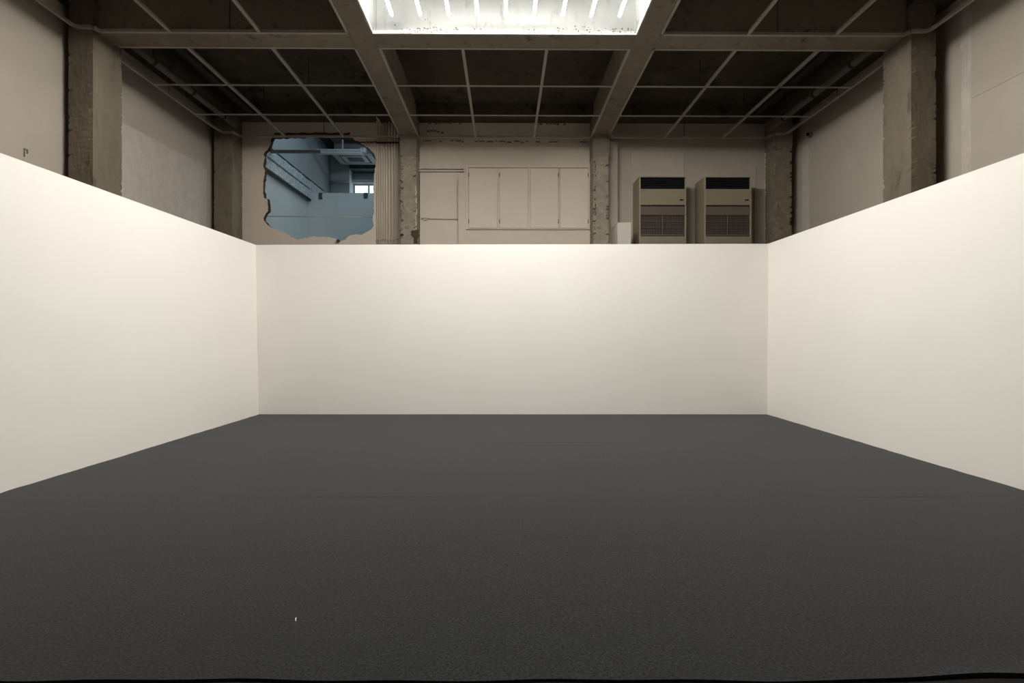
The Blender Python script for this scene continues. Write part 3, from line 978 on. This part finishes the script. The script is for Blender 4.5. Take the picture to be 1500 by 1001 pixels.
# far wall with the window
w0, w1 = P(518, 270, 'Y', FY), P(600, 270, 'Y', FY)
wz1 = w0.z
wz0 = 4.15
structure('wall_annex_far', prism([[(NX, ZR), (0.5, ZR), (0.5, NC), (NX, NC)], [(w0.x, wz0), (w1.x, wz0), (w1.x, wz1), (w0.x, wz1)]], 'Y', FY, FY + 0.15), 'annex_blue',
          'far wall with a bright window seen through the hole')
wf = bpy.data.objects['wall_annex_far']
a, c = P(498, 250, 'Y', FY - 0.3), P(512, 250, 'Y', FY - 0.3)
child(wf, 'pillar', nbox(NX + 0.002, c.x, FY - 0.3, FY - 0.001, ZR, NC - 0.002), 'annex_blue')
a = P(515, 251, 'Y', FY - 0.15)
child(wf, 'lintel_beam', nbox(c.x + 0.002, 0.499, FY - 0.35, FY - 0.001, a.z, a.z + 0.28), 'annex_dark', label='dark lintel beam')
a, c = P(513, 263.5, 'Y', FY - 0.05), P(513, 268, 'Y', FY - 0.05)
wn = Thing('window_1', 'bright window far back in the room behind the hole', 'window', (w0.x, FY, wz0), True, None, 'structure')
wn.part('head_rail', nbox(w0.x - 0.1, w1.x, FY - 0.06, FY - 0.001, c.z, a.z), 'annex_white')
wn.part('window_frame', prism([[(w0.x, wz0), (w1.x, wz0), (w1.x, wz1), (w0.x, wz1)], [(w0.x + 0.03, wz0 + 0.03), (w1.x - 0.03, wz0 + 0.03), (w1.x - 0.03, wz1 - 0.03), (w0.x + 0.03, wz1 - 0.03)]], 'Y', FY + 0.03, FY + 0.08), 'annex_white')
mx = P(540.5, 276, 'Y', FY + 0.05).x
wn.part('mullion', nbox(mx - 0.02, mx + 0.02, FY + 0.03, FY + 0.08, wz0 + 0.03, wz1 - 0.03), 'annex_grey')
wn.part('pane', nbox(w0.x + 0.03, mx - 0.02, FY + 0.05, FY + 0.06, wz0 + 0.03, wz1 - 0.03), 'daylight_pane', label='overexposed daylight pane')
wn.part('pane', nbox(mx + 0.02, w1.x - 0.03, FY + 0.05, FY + 0.06, wz0 + 0.03, wz1 - 0.03), 'daylight_pane', label='overexposed daylight pane')
# added glowing panel, unseen from the hall, lights the near part of the room
wn = Thing('annex_fill_panel', 'unseen glowing ceiling panel added to light the room behind the hole', 'window', (-2.3, 9.8, NC), True, None, 'structure')
wn.part('window_frame', prism([[(-3.7, 9.15), (-0.9, 9.15), (-0.9, 10.35), (-3.7, 10.35)], [(-3.65, 9.2), (-0.95, 9.2), (-0.95, 10.3), (-3.65, 10.3)]], 'Z', NC - 0.05, NC - 0.001), 'annex_white')
wn.part('pane', nbox(-3.65, -0.95, 9.2, 10.3, NC - 0.04, NC - 0.03), 'annex_fill_glow')

# dark beam along the left top corner, pipes and services
single('corner_beam', 'dark beam in the ceiling corner of the blue room', 'beam', nbox(NX + 0.001, NX + 0.16, YB + 0.2, FY - 0.31, NC - 0.10, NC - 0.001), 'annex_dark', (NX, 11, NC))
single('service_pipe', 'dark pipe under the rough concrete band in the blue room', 'pipe', ntube([(NX + 0.07, YB + 0.2, zl + 0.0), (NX + 0.07, LY - 0.01, zl + 0.0)], 0.028, 10), 'annex_dark', (NX + 0.07, 10, zl))
single('service_pipe', 'thin dark pipe above the rough concrete band in the blue room', 'pipe', ntube([(NX + 0.03, YB + 0.2, zu + 0.04), (NX + 0.03, LY + 0.9, zu + 0.04)], 0.016, 10), 'annex_dark', (NX + 0.03, 10, zu))
single('service_pipe', 'thin cable along the middle of the rough band in the blue room', 'pipe', ntube([(NX + 0.065, YB + 0.2, zu - 0.19), (NX + 0.065, LY - 0.01, zu - 0.19)], 0.010, 8), 'annex_grey', (NX + 0.065, 10, zu))
# taut wire across the hole
A, B = P(384, 317, 'Y', YB + 0.2), P(551, 318, 'Y', YB + 0.2)
single('taut_wire', 'thin tan wire stretched across behind the wall hole', 'wire', ntube([A, B], 0.006, 6), 'wire_tan', A)
A, B = P(446, 265.5, 'Y', FY - 0.36), P(512, 267, 'Y', FY - 0.36)
single('thin_rail', 'thin pale rail leading to the far window head', 'rail', ntube([(NX + 0.001, A.y, A.z), B], 0.012, 6), 'annex_white', A)
# grey bar and white tray under the ceiling
A, B = P(402, 222, 'Y', 9.35), P(470, 222.5, 'Y', 9.35)
single('grey_bar', 'dull grey bar running in from the left edge of the hole', 'bar', nbox(NX + 0.001, B.x, 9.33, 9.37, A.z - 0.03, A.z + 0.025), 'annex_grey', (A.x, 9.35, A.z))
TYy = 11.5
t0, t1 = P(464, 222.5, 'Y', TYy), P(529, 222.5, 'Y', TYy)
t = Thing('cable_tray', 'white cable tray hanging in front of the ceiling cassette unit', 'tray', (t0.x, TYy, t0.z))
tx0 = max(t0.x, NX + 0.01)
t.part('tray_body', nbox(tx0, t1.x, TYy - 0.05, TYy + 0.05, t0.z - 0.05, t0.z + 0.03, 0.004), 'annex_white')
t.part('tray_lip', nbox(tx0, t1.x, TYy - 0.062, TYy - 0.0505, t0.z + 0.0, t0.z + 0.045), 'annex_white')
t.part('end_bracket', nbox(t1.x + 0.001, t1.x + 0.05, TYy - 0.09, TYy + 0.06, t0.z - 0.07, t0.z + 0.07, 0.004), 'annex_white')
t.part('end_bracket', nbox(t1.x + 0.051, t1.x + 0.13, TYy - 0.05, TYy + 0.02, t0.z - 0.02, t0.z + 0.09, 0.004), 'annex_white')
hxx = P(502, 208, 'Y', TYy).x
t.part('hanger', nbox(hxx - 0.014, hxx + 0.014, TYy - 0.014, TYy + 0.014, t0.z + 0.03, NC - 0.001), 'annex_white')
# ceiling cassette air conditioner
CX0, CX1, CY0, CY1, CZ = -4.25, -3.28, 11.86, 12.62, 5.60
t = Thing('cassette_unit', 'square ceiling cassette air conditioner seen through the wall hole', 'air conditioner', ((CX0 + CX1) / 2, (CY0 + CY1) / 2, CZ))
t.part('housing', nbox(CX0 + 0.05, CX1 - 0.05, CY0 + 0.05, CY1 - 0.05, CZ + 0.035, CZ + 0.27, 0.01), 'annex_grey')
bx0, bx1, by0, by1 = CX0 + 0.13, CX1 - 0.13, CY0 + 0.11, CY1 - 0.11
t.part('panel', prism([[(CX0, CY0), (CX1, CY0), (CX1, CY1), (CX0, CY1)], [(bx0, by0), (bx1, by0), (bx1, by1), (bx0, by1)]], 'Z', CZ, CZ + 0.034), 'cassette_panel')
t.part('air_slot', nbox(bx0, bx1, by0, by1, CZ + 0.02, CZ + 0.034), 'annex_dark', label='dark air slot round the grille')
t.part('centre_panel', prism([[(bx0 + 0.05, by0 + 0.04), (bx1 - 0.05, by0 + 0.04), (bx1 - 0.05, by1 - 0.04), (bx0 + 0.05, by1 - 0.04)],
                             [(bx0 + 0.16, by0 + 0.11), (bx1 - 0.16, by0 + 0.11), (bx1 - 0.16, by1 - 0.11), (bx0 + 0.16, by1 - 0.11)]], 'Z', CZ - 0.003, CZ + 0.0195), 'cassette_panel')
t.part('grille', nbox(bx0 + 0.16, bx1 - 0.16, by0 + 0.11, by1 - 0.11, CZ + 0.004, CZ + 0.0195), 'annex_dark')
for (x, y) in ((CX0 + 0.1, CY0 + 0.1), (CX1 - 0.1, CY0 + 0.1), (CX0 + 0.1, CY1 - 0.1), (CX1 - 0.1, CY1 - 0.1)):
    t.part('hanger_rod', ntube([(x, y, CZ + 0.27), (x, y, NC - 0.001)], 0.008, 6), 'annex_grey')
